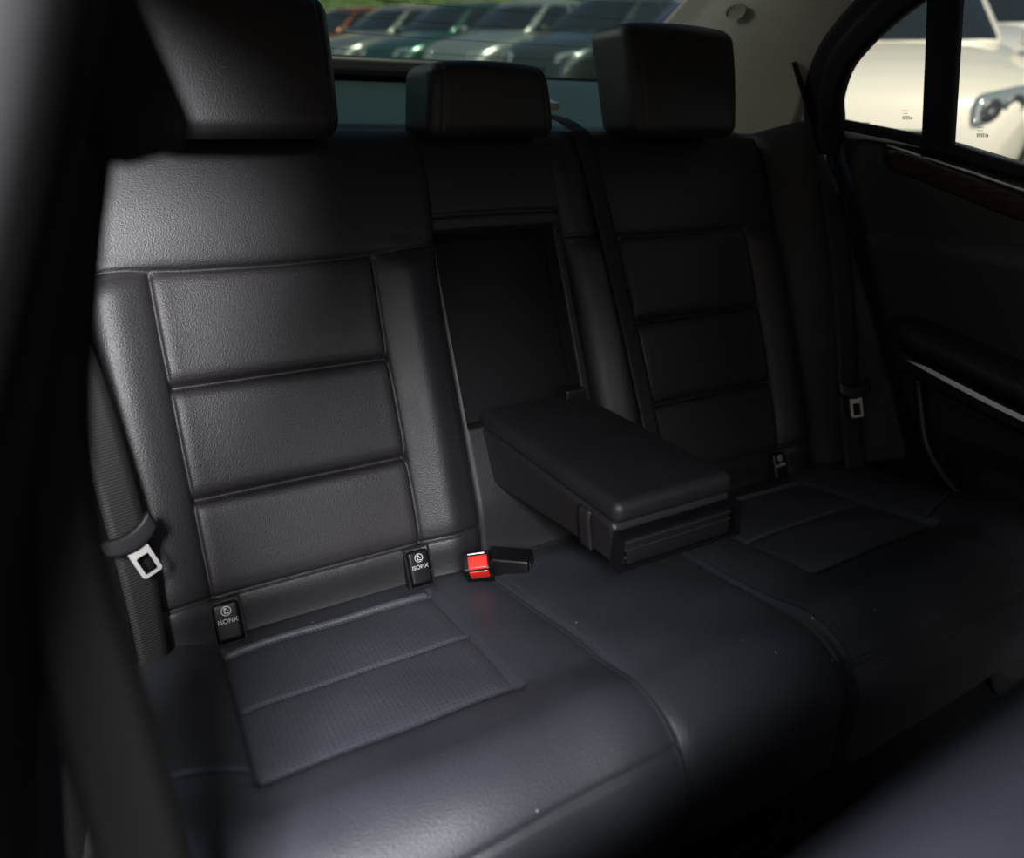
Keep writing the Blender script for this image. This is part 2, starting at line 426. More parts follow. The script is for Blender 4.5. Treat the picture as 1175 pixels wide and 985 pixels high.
# isofix tags
for tx in (-0.520,-0.243,0.243,0.523):
    zo=-0.004
    V,F=rcube((0.0165,0.026,0.012),0.005,3,3,None,A0@Mt(tx,0.025,0.001+zo))
    tag=mk('isofix_tag',V,F,M['gloss'],seat)
    tag['label']='black plastic child-seat anchor cover with printed icon'
    text_mesh('ISOFIX',0.0088,A0@Mt(tx,0.026,0.0134+zo),'lettering',M['white_print'],tag)
    n=24; oc=[(0.0066*math.cos(2*math.pi*i/n),0.0066*math.sin(2*math.pi*i/n)) for i in range(n)]; ic=[(x*.84,y*.84) for x,y in oc]
    B=A0@Mt(tx,0.040,0.0132+zo)@Matrix.Scale(0.85,4)
    V,F=ringprism(oc,ic,0.0005,A0@Mt(tx,0.040,0.0132+zo))
    hd=prism([(0.0022*math.cos(2*math.pi*i/10)-0.001,0.0022*math.sin(2*math.pi*i/10)+0.0035) for i in range(10)],0.0005,B)
    s1=prism([(-0.004,0.0015),(-0.0022,0.0015),(-0.001,-0.003),(0.004,-0.003),(0.004,-0.0045),(-0.0025,-0.0045)],0.0005,B)
    s2=prism([(0.0005,0.001),(0.004,0.0005),(0.004,-0.0008),(0.0005,-0.0005)],0.0005,B)
    V,F=merge((V,F),hd,s1,s2); mk('icon',V,F,M['white_print'],tag,smooth=False)
    o4=[(-0.0205,-0.010),(0.0205,-0.010),(0.0205,0.057),(-0.0205,0.057)]; i4=[(-0.0175,-0.004),(0.0175,-0.004),(0.0175,0.054),(-0.0175,0.054)]
    V,F=ringprism(o4,i4,0.018,A0@Mt(tx,0,-0.013)); mk('tag_surround',V,F,M['rubber'],tag,smooth=False)

# armrest
arm=empty('armrest',(0,0.79,0.60),None,None,seat); arm['label']='folded-down black leather center armrest with cup holder drawer'
W=0.096
def fl(q):
    x,y,z=q
    if z>0: z+=0.004*(1-(x/W)**2)*(1-(y/0.19)**2)
    return (x,y,z)
V,F=rcube((W,0.190,0.0155),0.0130,6,(16,24,2),fl,Mt(0.002,0.800,0.6260)); mk('armrest_lid',V,F,M['leather'],arm)
def fl2(q):
    x,y,z=q; t=(z+0.032)/0.064
    x*=0.93+0.07*t
    if z<0: z-=0.030*sstep(-0.19,0.19,y)
    if y<-0.15: y-=0.008*(1-t)
    return (x,y,z)
V,F=rcube((0.0975,0.188,0.031),0.009,4,(4,16,3),fl2,Mt(0.002,0.803,0.5830)); mk('armrest_body',V,F,M['leather'],arm)
V,F=ribbon([(-0.0958,0.672,0.610),(-0.0975,0.672,0.598),(-0.0945,0.672,0.572),(-0.0915,0.672,0.553)],[(0,1,0)]*4,0.026,0.004,4); mk('pull_strap',V,F,M['leather'],arm)
def fl3(q):
    return (q.x*(1-0.05*(q.z<0)),q.y-0.006*(q.z<0),q.z)
V,F=rcube((0.088,0.006,0.021),0.004,3,3,fl3,Mt(0.004,0.6115,0.580)); cup=mk('cup_holder_drawer',V,F,M['rubber'],arm)
V,F=ringprism([(-0.0935,-0.029),(0.1100,-0.029),(0.1010,0.024),(-0.0955,0.024)],[(-0.0870,-0.023),(0.0980,-0.023),(0.0920,0.019),(-0.0885,0.019)],0.016,Mt(0.002,0.6165,0.580)@Mr(94,'X')); mk('drawer_frame',V,F,M['gloss'],cup,smooth=False)
M['slat']=simple('drawer_slat_plastic',(0.02,0.02,0.021),0.35)
for k in range(3):
    V,F=rcube((0.087,0.0030,0.0010),0.0008,2,2,None,Mt(0.004,0.6052,0.5690+0.0105*k)); mk('drawer_slat',V,F,M['slat'],cup)
V,F=rcube((0.02,0.016,0.010),0.004,3,3,None,Mt(0.075,0.970,0.646))
mk('armrest_hinge',V,F,M['plastic'],arm)

# ================================================================= BELTS
def tongue(parent,M4,sc=1.0):
    def rr(w,h,r,cx=0,cy=0,n=4):
        P=[]
        for (sx,sy,a0) in ((1,1,0),(-1,1,90),(-1,-1,180),(1,-1,270)):
            for k in range(n+1):
                kk_=k if sx*sy>0 else n-k
                a=math.radians(90*kk_/n); P.append((cx+sx*(w-r)+r*math.cos(a)*sx,cy+sy*(h-r)+r*math.sin(a)*sy))
        return P
    V,F=ringprism(rr(0.0115*sc,0.019*sc,0.004,0,-0.032*sc),rr(0.0072*sc,0.0105*sc,0.002,0,-0.037*sc),0.003,M4); mk('metal_tongue',V,F,M['steel'],parent,smooth=False)
    V,F=rcube((0.031*sc,0.0115*sc,0.007),0.005,3,(8,3,2),lambda q:(q.x,q.y+0.010*(abs(q.x)/0.03)**2,q.z),M4@Mt(0,-0.008,0.001)); mk('tongue_grip',V,F,M['plastic'],parent)
def seat_belt(sd,P,tp,tilt,lab,sc,mt,wd):
    b=empty('seat_belt',P[-1],lab,'seat belt',group='rear seat belts')
    Wd=[Vector((sd,0.4,0))]*2+[Vector((sd,-0.30,0))]*(len(P)-2)
    V,F=ribbon(P,Wd,wd,0.0018,10); mk('webbing',V,F,mt,b)
    A=Mt(*tp)@SBM@Mr(-sd*16,'Y')@Mr(tilt,'Z'); tongue(b,A,sc)
seat_belt(-1,[(-0.64,1.088,1.182),(-0.665,1.050,1.045),(-0.645,1.000,0.90),(-0.625,0.955,0.782),(-0.612,0.895,0.600),(-0.612,0.865,0.480),(-0.616,0.850,0.41)],(-0.612,0.880,0.606),20,'black webbing seat belt with metal tongue hanging beside the lit backrest',1.08,M['belt_l'],[0.043]*5+[0.036,0.034])
seat_belt(1,[(0.640,1.092,1.182),(0.682,1.050,1.045),(0.668,0.962,0.886),(0.645,0.885,0.70),(0.630,0.845,0.59),(0.634,0.800,0.44),(0.636,0.785,0.40)],(0.629,0.836,0.604),-3,'black webbing seat belt with metal tongue hanging beside the car door',1.1,M['belt'],0.046)
cb=empty('seat_belt',(0.20,0.98,0.60),'black webbing center seat belt lying over the backrest','seat belt',group='rear seat belts')
P=[Vector((0.165,1.30,1.085)),Vector((0.168,1.22,1.085)),SB(0.180,0.700,-0.002),SB(0.184,0.65,0.020),SB(0.192,0.44,0.033),SB(0.200,0.30,0.034),SB(0.206,0.19,0.033),SB(0.21,0.12,0.030)]
V,F=ribbon(P,[Vector((1,0,0))]*8,0.034,0.0014,10); mk('webbing',V,F,M['belt'],cb)
V,F=ringprism([(-.032,-.018),(.032,-.018),(.032,.018),(-.032,.018)],[(-.024,-.010),(.024,-.010),(.024,.010),(-.024,.010)],0.012,Mt(0.168,1.25,1.098)@Mr(12,'X')); mk('belt_guide',V,F,M['steel'],cb,smooth=False)

def buckle(x,y,z,rx,rz,ry,label,red=True):
    b=empty('seat_belt_buckle',(x,y,z),label,'seat belt buckle')
    A=Mt(x,y,z)@Mr(rz,'Z')@Mr(rx,'X')@Mr(ry,'Y')
    V,F=rcube((0.0205,0.0150,0.034),0.004,3,3,None,A@Mt(-0.001,0.001,-0.004)); mk('buckle_body',V,F,M['gloss'],b)
    V,F=merge(rcube((0.0140,0.0100,0.004),0.0022,3,3,None,A@Mt(0.0015,-0.0020,0.0284)),rcube((0.0140,0.0025,0.014),0.0015,2,2,None,A@Mt(0.0015,-0.0130,0.012)))
    mk('release_button',V,F,M['red'] if red else M['plastic'],b)
    V,F=rcube((0.0125,0.0012,0.0024),0.001,2,2,None,A@Mt(0,0.0115,0.0285)); mk('tongue_slot',V,F,M['steel'] if red else M['gloss'],b)
    return b
buckle(-0.176,0.822,0.460,38,-20,-10,'black seat belt buckle with bright red release button')
buckle(-0.108,0.845,0.436,88,50,0,'black seat belt buckle lying beside the center seat',red=False)

# ================================================================= CAR SHELL
def wallx(z): return 0.685-0.33*(z-1.05) if z>1.05 else 0.685+0.02*math.sin((1.05-z)*3)
def struct(o,label,cat='car interior'):
    o['kind']='structure'; o['label']=label; o['category']=cat
def ffl(a,b):
    x=lerp(-0.74,0.74,a); y=lerp(-1.1,0.9,b)
    z=0.10+0.13*math.exp(-(x/0.13)**4)+0.03*sstep(0.62,0.74,abs(x))
    return Vector((x,y,z))
V,F,MI=slab(60,30,ffl,lambda a,b:Vector((lerp(-0.74,0.74,a),lerp(-1.1,0.9,b),0.04)),None,0); o=mk('floor',V,F,M['carpet']); struct(o,'black carpeted car floor with center tunnel','floor')
def fsh(a,b):
    x=lerp(-0.66,0.66,a); y=lerp(1.155,1.72,b)
    z=1.045+0.01*sstep(0,0.1,b)+0.125*sstep(0.15,1.0,b)
    return Vector((x,y,z))
V,F,MI=slab(30,30,fsh,lambda a,b:Vector((lerp(-0.66,0.66,a),lerp(1.155,1.72,b),1.00)),None,0); o=mk('wall_back',V,F,M['shelf']); struct(o,'dark rear parcel shelf behind the backrest','parcel shelf')
for nm,sd in (('wall_right',1),('wall_left',-1)):
    def fw(a,b,sd=sd):
        y=lerp(0.62 if sd>0 else 0.78,1.75,a); top=lerp(0.95,1.10,sstep(1.00,1.08,y))
        return Vector((sd*(0.722-0.02*b),y,lerp(0.08,top,b)))
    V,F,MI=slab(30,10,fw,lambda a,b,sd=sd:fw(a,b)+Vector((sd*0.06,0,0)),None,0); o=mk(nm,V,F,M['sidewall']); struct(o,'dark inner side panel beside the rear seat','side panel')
def fdash(a,b): return Vector((lerp(-0.72,0.72,a),-1.0-0.10*b+0.05*math.sin(math.pi*b),lerp(0.08,0.97,b)))
V,F,MI=slab(20,12,fdash,lambda a,b:fdash(a,b)+Vector((0,-0.2,0)),None,0); o=mk('wall_front',V,F,M['plastic']); struct(o,'black dashboard closing the front of the cabin','dashboard')
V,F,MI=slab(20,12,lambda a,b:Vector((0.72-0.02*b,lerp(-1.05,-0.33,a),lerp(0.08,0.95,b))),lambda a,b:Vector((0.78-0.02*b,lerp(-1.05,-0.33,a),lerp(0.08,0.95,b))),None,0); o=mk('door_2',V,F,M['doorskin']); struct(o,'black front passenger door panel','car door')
V,F=rcube((0.20,0.035,0.018),0.012,4,6,None,Mt(0.0,1.60,1.182)); o=mk('brake_light',V,F,M['plastic']); o['label']='dark high brake light housing on rear shelf'; o['category']='brake light'
def fg(a,b):
    y=lerp(1.70,1.10,b); z=lerp(1.178,1.425,b)+0.012*math.sin(math.pi*b)
    hw=lerp(0.625,0.53,b); x=lerp(-hw,hw,a)
    return Vector((x,y+0.03*(1-(x/hw)**2),z))
V,F,MI=slab(20,14,fg,None,None,0); o=mk('window_1',V,F,M['glass_rear'],recalc=False); struct(o,'tinted rear window glass with heating lines','rear window')
V=[];F=[]
for k in range(1,11):
    bb=0.06+k*0.085
    v,f=tube([fg(t,bb)+Vector((0,-0.002,-0.002)) for t in (0.04,0.25,0.5,0.75,0.96)],0.0005,3,4); n=len(V);V+=v;F+=[tuple(i+n for i in q) for q in f]
mk('heating_lines',V,F,M['rubber'],o)
V,F=merge(*[ribbon([fg(t,bb)+Vector((0,0,-0.003)) for t in (0,0.25,0.5,0.75,1)],[(fg(0.5,bb+0.01)-fg(0.5,bb))]*5,0.03,0.003,4) for bb in (0.01,0.985)])
mk('window_border',V,F,M['rubber'],o)
def fce(a,b):
    y=lerp(-1.0,1.12,b); hw=0.60; x=lerp(-hw,hw,a)
    z=1.43-0.13*(abs(x)/hw)**3.0+0.02*math.sin(math.pi*b)
    return Vector((x,y,z))
V,F,MI=slab(30,20,fce,lambda a,b:fce(a,b)+Vector((0,0,0.05)),None,0); o=mk('ceiling',V,F,M['headliner']); struct(o,'grey fabric car headliner','ceiling')
Fc=[(0.0,(1.13,0.98)),(0.15,(1.115,1.06)),(0.4,(1.060,1.160)),(0.6,(0.965,1.232)),(0.8,(0.86,1.285)),(1.0,(0.70,1.345))]
Rc=[(0.0,(1.72,1.12)),(0.15,(1.70,1.175)),(0.4,(1.53,1.247)),(0.6,(1.38,1.310)),(0.8,(1.22,1.375)),(1.0,(1.06,1.43))]
def ip(tab,t,i): return interp([(a,b[i]) for a,b in tab],t)
pillars=[]
for n_,sd in ((1,1),(2,-1)):
    def fp(a,b):
        y=lerp(ip(Fc,b,0),ip(Rc,b,0),a); z=lerp(ip(Fc,b,1),ip(Rc,b,1),a)-0.012*math.sin(math.pi*a)*(1-b)
        x=wallx(lerp(ip(Fc,b,1),ip(Rc,b,1),a))-0.02*math.sin(math.pi*min(1,a*1.2))+0.01-0.02*a
        return Vector((sd*x,y,z))
    V,F,MI=slab(30,40,fp,lambda a,b:fp(a,b)+Vector((sd*0.05,0,0.02)),None,0); o=mk('trim_%d'%n_,V,F,M['headliner']); struct(o,'light grey rear roof pillar trim panel','pillar trim'); pillars.append(o)
n=28
cpt=Vector((0.581,1.20,1.275)); nrm=Vector((-0.90,-0.1,-0.42)).normalized(); ux=Vector((0,1,-0.05)); ux=(ux-nrm*ux.dot(nrm)).normalized(); uy=nrm.cross(ux)
A=Matrix(((ux.x,uy.x,nrm.x,cpt.x),(ux.y,uy.y,nrm.y,cpt.y),(ux.z,uy.z,nrm.z,cpt.z),(0,0,0,1)))
oc=[(0.026*math.cos(2*math.pi*i/n),0.013*math.sin(2*math.pi*i/n)) for i in range(n)]
V,F=prism(oc,0.003,A); V2,F2=ringprism(oc,[(x*.86,y*.78) for x,y in oc],0.0045,A); V,F=merge((V,F),(V2,F2)); mk('clip_cover',V,F,M['headliner'],pillars[0],smooth=False)

# ================================================================= REAR DOOR
door=empty('door_1',(0.70,0.40,0.12),'black rear car door with dark wood inlay, armrest and window','car door',kind='structure')
def belt_z(y): return interp([(-0.4,0.93),(0.2,0.945),(0.5,0.972),(0.67,1.000),(0.83,1.040),(1.0,1.070),(1.1,1.085)],y)
def rear_y(z): return interp([(0.12,0.50),(0.35,0.62),(0.45,0.685),(0.58,0.765),(0.72,0.845),(0.9,0.94),(1.07,1.035)],z)
def door_x(y,z):
    x=0.690+0.01*math.sin(z*3)
    zl=0.86+0.10*(y-0.5)-0.10*max(0,y-0.6)
    x-=0.012*(1-sstep(zl-0.010,zl+0.010,z))
    pk=sstep(0.0,1.0,1-((y-0.36)/0.42)**4)*(1-sstep(0.50,0.56,z))*sstep(0.16,0.22,z)
    x+=0.035*pk
    return x
def fd(a,b):
    yf=-0.35
    z0=lerp(0.12,1.07,b)
    yr=rear_y(z0); y=lerp(yf,yr,a)
    z=lerp(0.12,belt_z(y),b)
    x=door_x(y,z)-rnd((1-b)*0.95,0.03)-rnd((1-a)*1.2,0.03)
    return Vector((x,y,z))
V,F,MI=slab(110,110,fd,lambda a,b:fd(a,b)+Vector((0.06,0,0)),None,0.0)
mk('door_panel',V,F,M['doorskin'],door)
def strip(y0,y1,zt,zb,off,th,n=60):
    def f(a,b):
        y=lerp(y0,y1,a); w=min(1,(1-a)*45+0.35)**0.5; zc=zt(y)-(zt(y)-zb(y))*0.5*w; z=zc+(b-0.5)*(zt(y)-zb(y))*w
        return Vector((door_x(y,z)-off-th*math.sin(math.pi*b)**0.6,y,z))
    return slab(n,8,f,lambda a,b:f(a,b)+Vector((0.01,0,0)),None,0)[:2]
zt=lambda y:belt_z(y)-0.020-0.010*(1-sstep(0.6,0.9,y)); zb=lambda y:zt(y)-0.040
V,F=strip(-0.3,0.905,zt,zb,0.001,0.003); mk('wood_inlay',V,F,M['wood'],door)
V,F=tube([(door_x(y,zt(y)+0.003)-0.004,y,zt(y)+0.003) for y in [-0.3,0,0.2,0.4,0.6,0.75,0.90]],0.0020,6,6); mk('chrome_strip',V,F,M['satin'],door)
az=lambda y:interp([(-0.3,0.606),(0.3,0.626),(0.5375,0.655),(0.77,0.701),(0.82,0.706)],y)
def fa(a,b):
    y=lerp(-0.28,0.825,a); t=b*math.pi
    e=min(1,(1-a)*18)**0.5
    out=0.064*e
    return Vector((0.690-out*math.sin(t)**0.6,y,az(y)+0.022-0.028*math.cos(t)*e))
V,F,MI=slab(70,24,fa,lambda a,b:Vector((0.70,lerp(-0.28,0.825,a),fa(a,b).z)),None,0)
mk('door_armrest',V,F,M['leather'],door)
ys=[-0.25,0.0,0.3,0.42,0.5375,0.65,0.77]
V,F=ribbon([(0.6245+0.010*sstep(0.70,0.77,y),y,az(y)-0.010) for y in ys],[Vector((0.25,0,1))]*7,[0.008]*6+[0.005],0.004,8); mk('chrome_strip',V,F,M['satin'],door)
V,F=ribbon([(0.640+0.006*sstep(0.7,0.77,y),y,az(y)-0.020) for y in ys],[Vector((0.0,0,1))]*7,0.030,0.030,8); mk('armrest_underside',V,F,M['plastic'],door)
V,F=tube([(0.670,0.745,0.665),(0.668,0.725,0.60),(0.668,0.69,0.52),(0.668,0.60,0.455),(0.668,0.45,0.415),(0.668,0.2,0.39),(0.668,-0.2,0.38)],0.008,8,8,1.2); mk('pocket_rim',V,F,M['plastic'],door)
def wp(y,z,off=0.0): return Vector((wallx(z)-off,y,z))
outl=[(1.015,1.072),(1.010,1.125),(0.968,1.190),(0.845,1.262),(0.65,1.322),(0.35,1.362),(-0.1,1.37),(-0.35,1.36)]
V,F=ribbon([wp(1.025,1.02,0.006)]+[wp(y,z,0.006) for y,z in outl],[Vector((0,1,0)),Vector((0,1,0.2)),Vector((0,1,0.4)),Vector((-.2,0.6,0.8)),Vector((-.2,0.4,1))]+[Vector((-.3,0.1,1))]*4,0.046,0.022,8); mk('window_frame',V,F,M['rubber'],door)
V,F=ribbon([wp(1.065,0.98,-0.004),wp(1.058,1.07,-0.002),wp(1.048,1.14,-0.002),wp(0.995,1.212,-0.002),wp(0.865,1.288,-0.002),wp(0.68,1.345,-0.002)],[Vector((0,1,0.1)),Vector((0,1,0.2)),Vector((0,1,0.4)),Vector((-.2,0.6,0.8)),Vector((-.2,0.4,1)),Vector((-.3,.1,1))],0.040,0.02,8); o=mk('trim_4',V,F,M['rubber']); struct(o,'black rubber door opening seal','door seal')
V,F=ribbon([wp(0.800,1.02,0.004),wp(0.800,1.15,0.004),wp(0.795,1.29,0.004)],[Vector((0,1,0))]*3,0.046,0.020,6); mk('window_divider',V,F,M['rubber'],door)
V,F=ribbon([wp(y,belt_z(y)+0.002,0.002) for y in (-0.35,0,0.3,0.5,0.67,0.83,0.95,1.03)],[Vector((0,0,1))]*8,0.016,0.030,6); mk('window_seal',V,F,M['rubber'],door)
def fgl(y0,y1):
    def f(a,b):
        y=lerp(y0,y1,a); zt_=interp(sorted([(p[0],p[1]) for p in outl]),y); z=lerp(belt_z(y),zt_,b); return wp(y,z,-0.006)
    return slab(10,8,f,None,None,0)[:2]
V,F=fgl(0.815,1.005); qg=mk('quarter_window',V,F,M['glass_side'],door,recalc=False)
V,F=fgl(-0.35,0.785); wg=mk('door_window',V,F,M['glass_side'],door,recalc=False)
def marks(yc,zc,par):
    V=[];F=[]
    rr_=random.Random(3)
    for row,(h,cnt) in enumerate(((0.0014,5),(0.0014,5),(0.0014,6),(0.0045,8))):
        y=yc+0.010
        for k in range(cnt):
            w=rr_.uniform(0.0007,0.0016); z=zc+0.010-row*0.0045
            q=[wp(y+dy,z+dz,-0.004) for dy,dz in ((0,0),(-w,0),(-w,h),(0,h))]
            n=len(V);V+=q;F.append((n,n+1,n+2,n+3)); y-=w+0.0012
    mk('etched_marking',V,F,M['rubber'],par,smooth=False,recalc=False)
marks(0.865,1.080,qg); marks(0.735,1.052,wg)

# ================================================================= NEAR PARTS
fs=empty('front_seat',(-0.20,0.05,0.10),'dark blue-black leather front seat backrest','car seat')
M['leather_f']=leather('front_seat_leather',(0.030,0.032,0.042),0.50)
def ffs(q):
    x,y,z=q; t=(z+0.26)/0.52; u=sstep(-0.1,0.2,z)
    z+= (-0.05*(x/0.36)**2+0.060*(x/0.36))*u
    y+=0.02*(x/0.36)**2+0.03*(1-t)
    return (x,y,z)
V,F=rcube((0.33,0.085,0.26),0.06,6,(16,6,10),ffs,Mt(-0.20,0.084,0.492)); mk('backrest',V,F,M['leather_f'],fs)
V,F=rcube((0.26,0.25,0.07),0.05,5,(8,8,3),None,Mt(-0.24,-0.13,0.24)); mk('seat_cushion',V,F,M['leather_f'],fs)
V,F=rcube((0.22,0.25,0.05),0.02,3,(4,4,3),None,Mt(-0.24,-0.13,0.15)); mk('seat_rail_cover',V,F,M['plastic'],fs)

M['pillar']=simple('pillar_vinyl',(0.08,0.08,0.084),0.55,noise=(260,0.2,0.0006))
xi_=[(0.1,-0.70),(0.64,-0.655),(0.864,-0.618),(0.933,-0.602),(0.995,-0.586),(1.05,-0.567),(1.12,-0.550),(1.36,-0.49)]
xn_=[(0.1,-0.73),(0.64,-0.71),(0.9,-0.650),(1.0,-0.604),(1.06,-0.578),(1.2,-0.525),(1.36,-0.48)]
def fbp(a,b):
    z=lerp(0.10,1.40,b); y=lerp(0.21,0.42,a); x=lerp(interp(xn_,z),interp(xi_,z),a)
    x+=0.006*math.sin(math.pi*a)-0.012*gs(a-0.30,0.05)+rnd((1-a)*0.21,0.02)+rnd(a*0.21,0.03)
    return Vector((x,y,z))
V,F,MI=slab(50,60,fbp,lambda a,b:fbp(a,b)+Vector((-0.08,0,0)),lambda a,b:0 if a<0.28 else 1,0.2); o=mk('trim_3',V,F,[M['pillar'],M['rubber']],midx=MI); struct(o,'dark grey door pillar trim','pillar trim')
fb_=empty('seat_belt',(-0.61,0.36,0.12),'black webbing front seat belt hanging from the door pillar','seat belt')
P=[(-0.560,0.375,1.16),(-0.570,0.372,1.08),(-0.590,0.368,1.00),(-0.606,0.365,0.93),(-0.616,0.362,0.85),(-0.615,0.360,0.77),(-0.613,0.358,0.66),(-0.613,0.355,0.55),(-0.613,0.35,0.40),(-0.62,0.34,0.16)]
M['belt_dark']=belt_mat('front_belt_webbing',(0.002,0.002,0.002))
V,F=ribbon(P,[Vector((1,0.1,0))]*10,[0.04,0.04,0.036,0.034,0.040,0.044,0.046,0.046,0.046,0.046],0.003,8); mk('webbing',V,F,M['belt_dark'],fb_)
V,F=rcube((0.022,0.016,0.068),0.014,4,4,None,Mt(-0.562,0.375,1.106)@Mr(-16,'Y')); mk('belt_guide',V,F,M['rubber'],fb_)

# ================================================================= EXTERIOR
GX,GY,G0=0.085,0.11,-0.15
def gz(x,y): return G0+GX*x+GY*y
gn=Vector((-GX,-GY,1)).normalized()
V=[];F=[]
N=20
for j in range(N+1):
    for i in range(N+1):
        x=lerp(-25,45,i/N); y=lerp(-25,45,j/N); V.append(Vector((x,y,gz(x,y))))
for j in range(N):
    for i in range(N): F.append((j*(N+1)+i,j*(N+1)+i+1,(j+1)*(N+1)+i+1,(j+1)*(N+1)+i))
M['asphalt']=simple('asphalt',(0.10,0.095,0.09),0.9,noise=(60,0.3,0.01))
o=mk('ground',V,F,M['asphalt'],recalc=False); o['kind']='structure'; o['label']='grey asphalt car park sloping uphill'; o['category']='ground'
M['tire']=simple('tire_rubber',(0.012,0.012,0.012),0.8); M['rim']=simple('alloy_rim',(0.45,0.45,0.46),0.3,metal=0.9)
M['carglass']=simple('car_window_glass',(0.015,0.02,0.022),0.05,coat=0.6)
M['lamp']=simple('headlight_glass',(0.24,0.28,0.30),0.08,metal=0.3,coat=1.0)
M['lampin']=simple('headlight_bezel',(0.05,0.05,0.055),0.3,metal=0.5)
M['amber']=simple('amber_lens',(0.9,0.16,0.02),0.2)
def car(x,y,head,col,label,metal=0.3,detail=False):
    paint=simple('car_paint',col,0.28,metal=metal,coat=0.7)
    g=bpy.data.objects.new('car',None); COL.objects.link(g); WL[g.name]=Vector((0,0,0))
    g['label']=label; g['category']='car'
    h=Vector((math.cos(math.radians(head)),math.sin(math.radians(head)),0)); h=(h-gn*h.dot(gn)).normalized(); w=gn.cross(h)
    g.matrix_world=Matrix(((h.x,w.x,gn.x,x),(h.y,w.y,gn.y,y),(h.z,w.z,gn.z,gz(x,y)),(0,0,0,1)))
    top=[(-2.25,0.62),(-2.22,0.85),(-2.12,0.98),(-1.9,1.03),(-1.3,1.03),(0.0,0.98),(0.9,0.97),(1.3,0.92),(1.7,0.85),(1.95,0.78),(2.12,0.70),(2.20,0.62),(2.26,0.50),(2.28,0.40)]
    wid=[(-2.25,0.70),(-2.1,0.82),(-1.6,0.89),(0,0.90),(1.4,0.89),(1.8,0.86),(2.05,0.78),(2.2,0.66),(2.28,0.55)]
    def fbod(a,b):
        X=lerp(-2.25,2.28,a); zt_=interp(top,X); W_=interp(wid,X)
        m1=min(0.60,zt_-0.12); m0=min(0.34,zt_-0.15)
        sec=[(-0.0,0.18),(-0.92,0.18),(-1.0,m0),(-1.0,m1),(-0.985,max(m1+0.01,zt_-0.10)),(-0.92,zt_-0.03),(-0.5,zt_+0.025),(0,zt_+0.035)]
        sec=sec+[(-p[0],p[1]) for p in reversed(sec[:-1])]
        t=b*(len(sec)-1); i=min(int(t),len(sec)-2); q=t-i
        return Vector((X,W_*lerp(sec[i][0],sec[i+1][0],q),max(0.18,lerp(sec[i][1],sec[i+1][1],q))))
    V,F,MI=slab(60,42,fbod,None,None,0.3)
    W_=61; F.append(tuple(j*W_ for j in range(43))); F.append(tuple(j*W_+60 for j in reversed(range(43))))
    mk('car_body',V,F,paint,g,local=True,sharp=40)
    def fcab(q):
        t=(q.z+0.26)/0.52; f_=(q.x+1)/2
        X=lerp(lerp(-1.75,-1.0,t),lerp(1.05,0.20,t),f_); Y=q.y*lerp(1.0,0.76,t); bow=0.10*(1-(q.y/0.8)**2)*(f_-0.5)*2*(abs(f_-0.5)*2)**3
        return (X+bow,Y,0.93+t*0.47+0.05*(1-(q.y/0.8)**2)*t+0.04*math.sin(math.pi*f_)*t)
    V,F=rcube((1.0,0.80,0.26),0.12,5,(24,12,6),fcab)
    gl=[];bd=[]
    for f in F:
        c=sum((V[i] for i in f),Vector())/len(f); t=(c.z-0.93)/0.5
        e0=lerp(-1.75,-1.0,t); e1=lerp(1.05,0.20,t); Y=0.8*lerp(1,0.76,t)
        side=abs(c.y)>Y*0.92; isg=0.12<t<0.86
        if side:
            if c.x<e0+0.18 or c.x>e1-0.14 or abs(c.x+0.35)<0.05: isg=False
        (gl if isg else bd).append(f)
    mk('roof',V,bd,paint,g,local=True,recalc=False); mk('car_window',V,gl,M['carglass'],g,local=True,recalc=False)
    for wx in (-1.38,1.42):
        for wy in (-0.80,0.80):
            V=[];F=[]
            prf=[(0.0,-0.10),(0.20,-0.11),(0.29,-0.11),(0.325,-0.08),(0.33,0),(0.325,0.08),(0.29,0.11),(0.20,0.10),(0.0,0.10)]
            n=24
            for (r,yy) in prf:
                for k in range(n): V.append(Vector((wx+max(r,.001)*math.cos(2*math.pi*k/n),wy+yy,0.33+max(r,.001)*math.sin(2*math.pi*k/n))))
            for i in range(len(prf)-1):
                for k in range(n): F.append((i*n+k,i*n+(k+1)%n,(i+1)*n+(k+1)%n,(i+1)*n+k))
            mk('wheel',V,F,M['tire'],g,local=True,sharp=50)
            sgn=1 if wy>0 else -1; V=[];F=[]
            for k in range(5):
                A=2*math.pi*k/5; d=Vector((math.cos(A),0,math.sin(A))); p=Vector((-math.sin(A),0,math.cos(A))); c=Vector((wx,wy+sgn*0.115,0.33))
                n=len(V); V+=[c+p*0.03,c-p*0.03,c+d*0.20-p*0.022,c+d*0.20+p*0.022]; F.append((n,n+1,n+2,n+3))
            mk('wheel_rim',V,F,M['rim'],g,local=True,smooth=False,recalc=False)
    for sy in (-1,1):
        hs=1.25 if detail else 1.0
        def fh(q): return (2.05+q.x-0.55*(q.y*hs*sy)-0.45*(q.z*hs), sy*0.58+q.y*hs, 0.645+q.z*0.95*hs+0.15*q.y*hs*sy)
        V,F=rcube((0.10,0.15,0.085),0.06,4,(4,6,4),fh); hl=mk('headlight',V,F,M['lamp'],g,local=True)
        if detail:
            for dy in (-0.055,0.055):
                V=[];F=[];n=16
                for r_,xx in ((0.055,0.0),(0.045,0.012),(0.015,0.0)):
                    for k in range(n):
                        q=Vector((0.106+xx,dy+r_*math.cos(2*math.pi*k/n),r_*math.sin(2*math.pi*k/n))); V.append(Vector(fh(q)))
                for i in range(2):
                    for k in range(n): F.append((i*n+k,i*n+(k+1)%n,(i+1)*n+(k+1)%n,(i+1)*n+k))
                mk('headlight_reflector',V,F,M['lampin'],g,local=True)
        V,F=rcube((0.05,0.09,0.06),0.03,3,3,None,Mt(0.82,sy*0.98,1.00)); mk('side_mirror',V,F,paint,g,local=True)
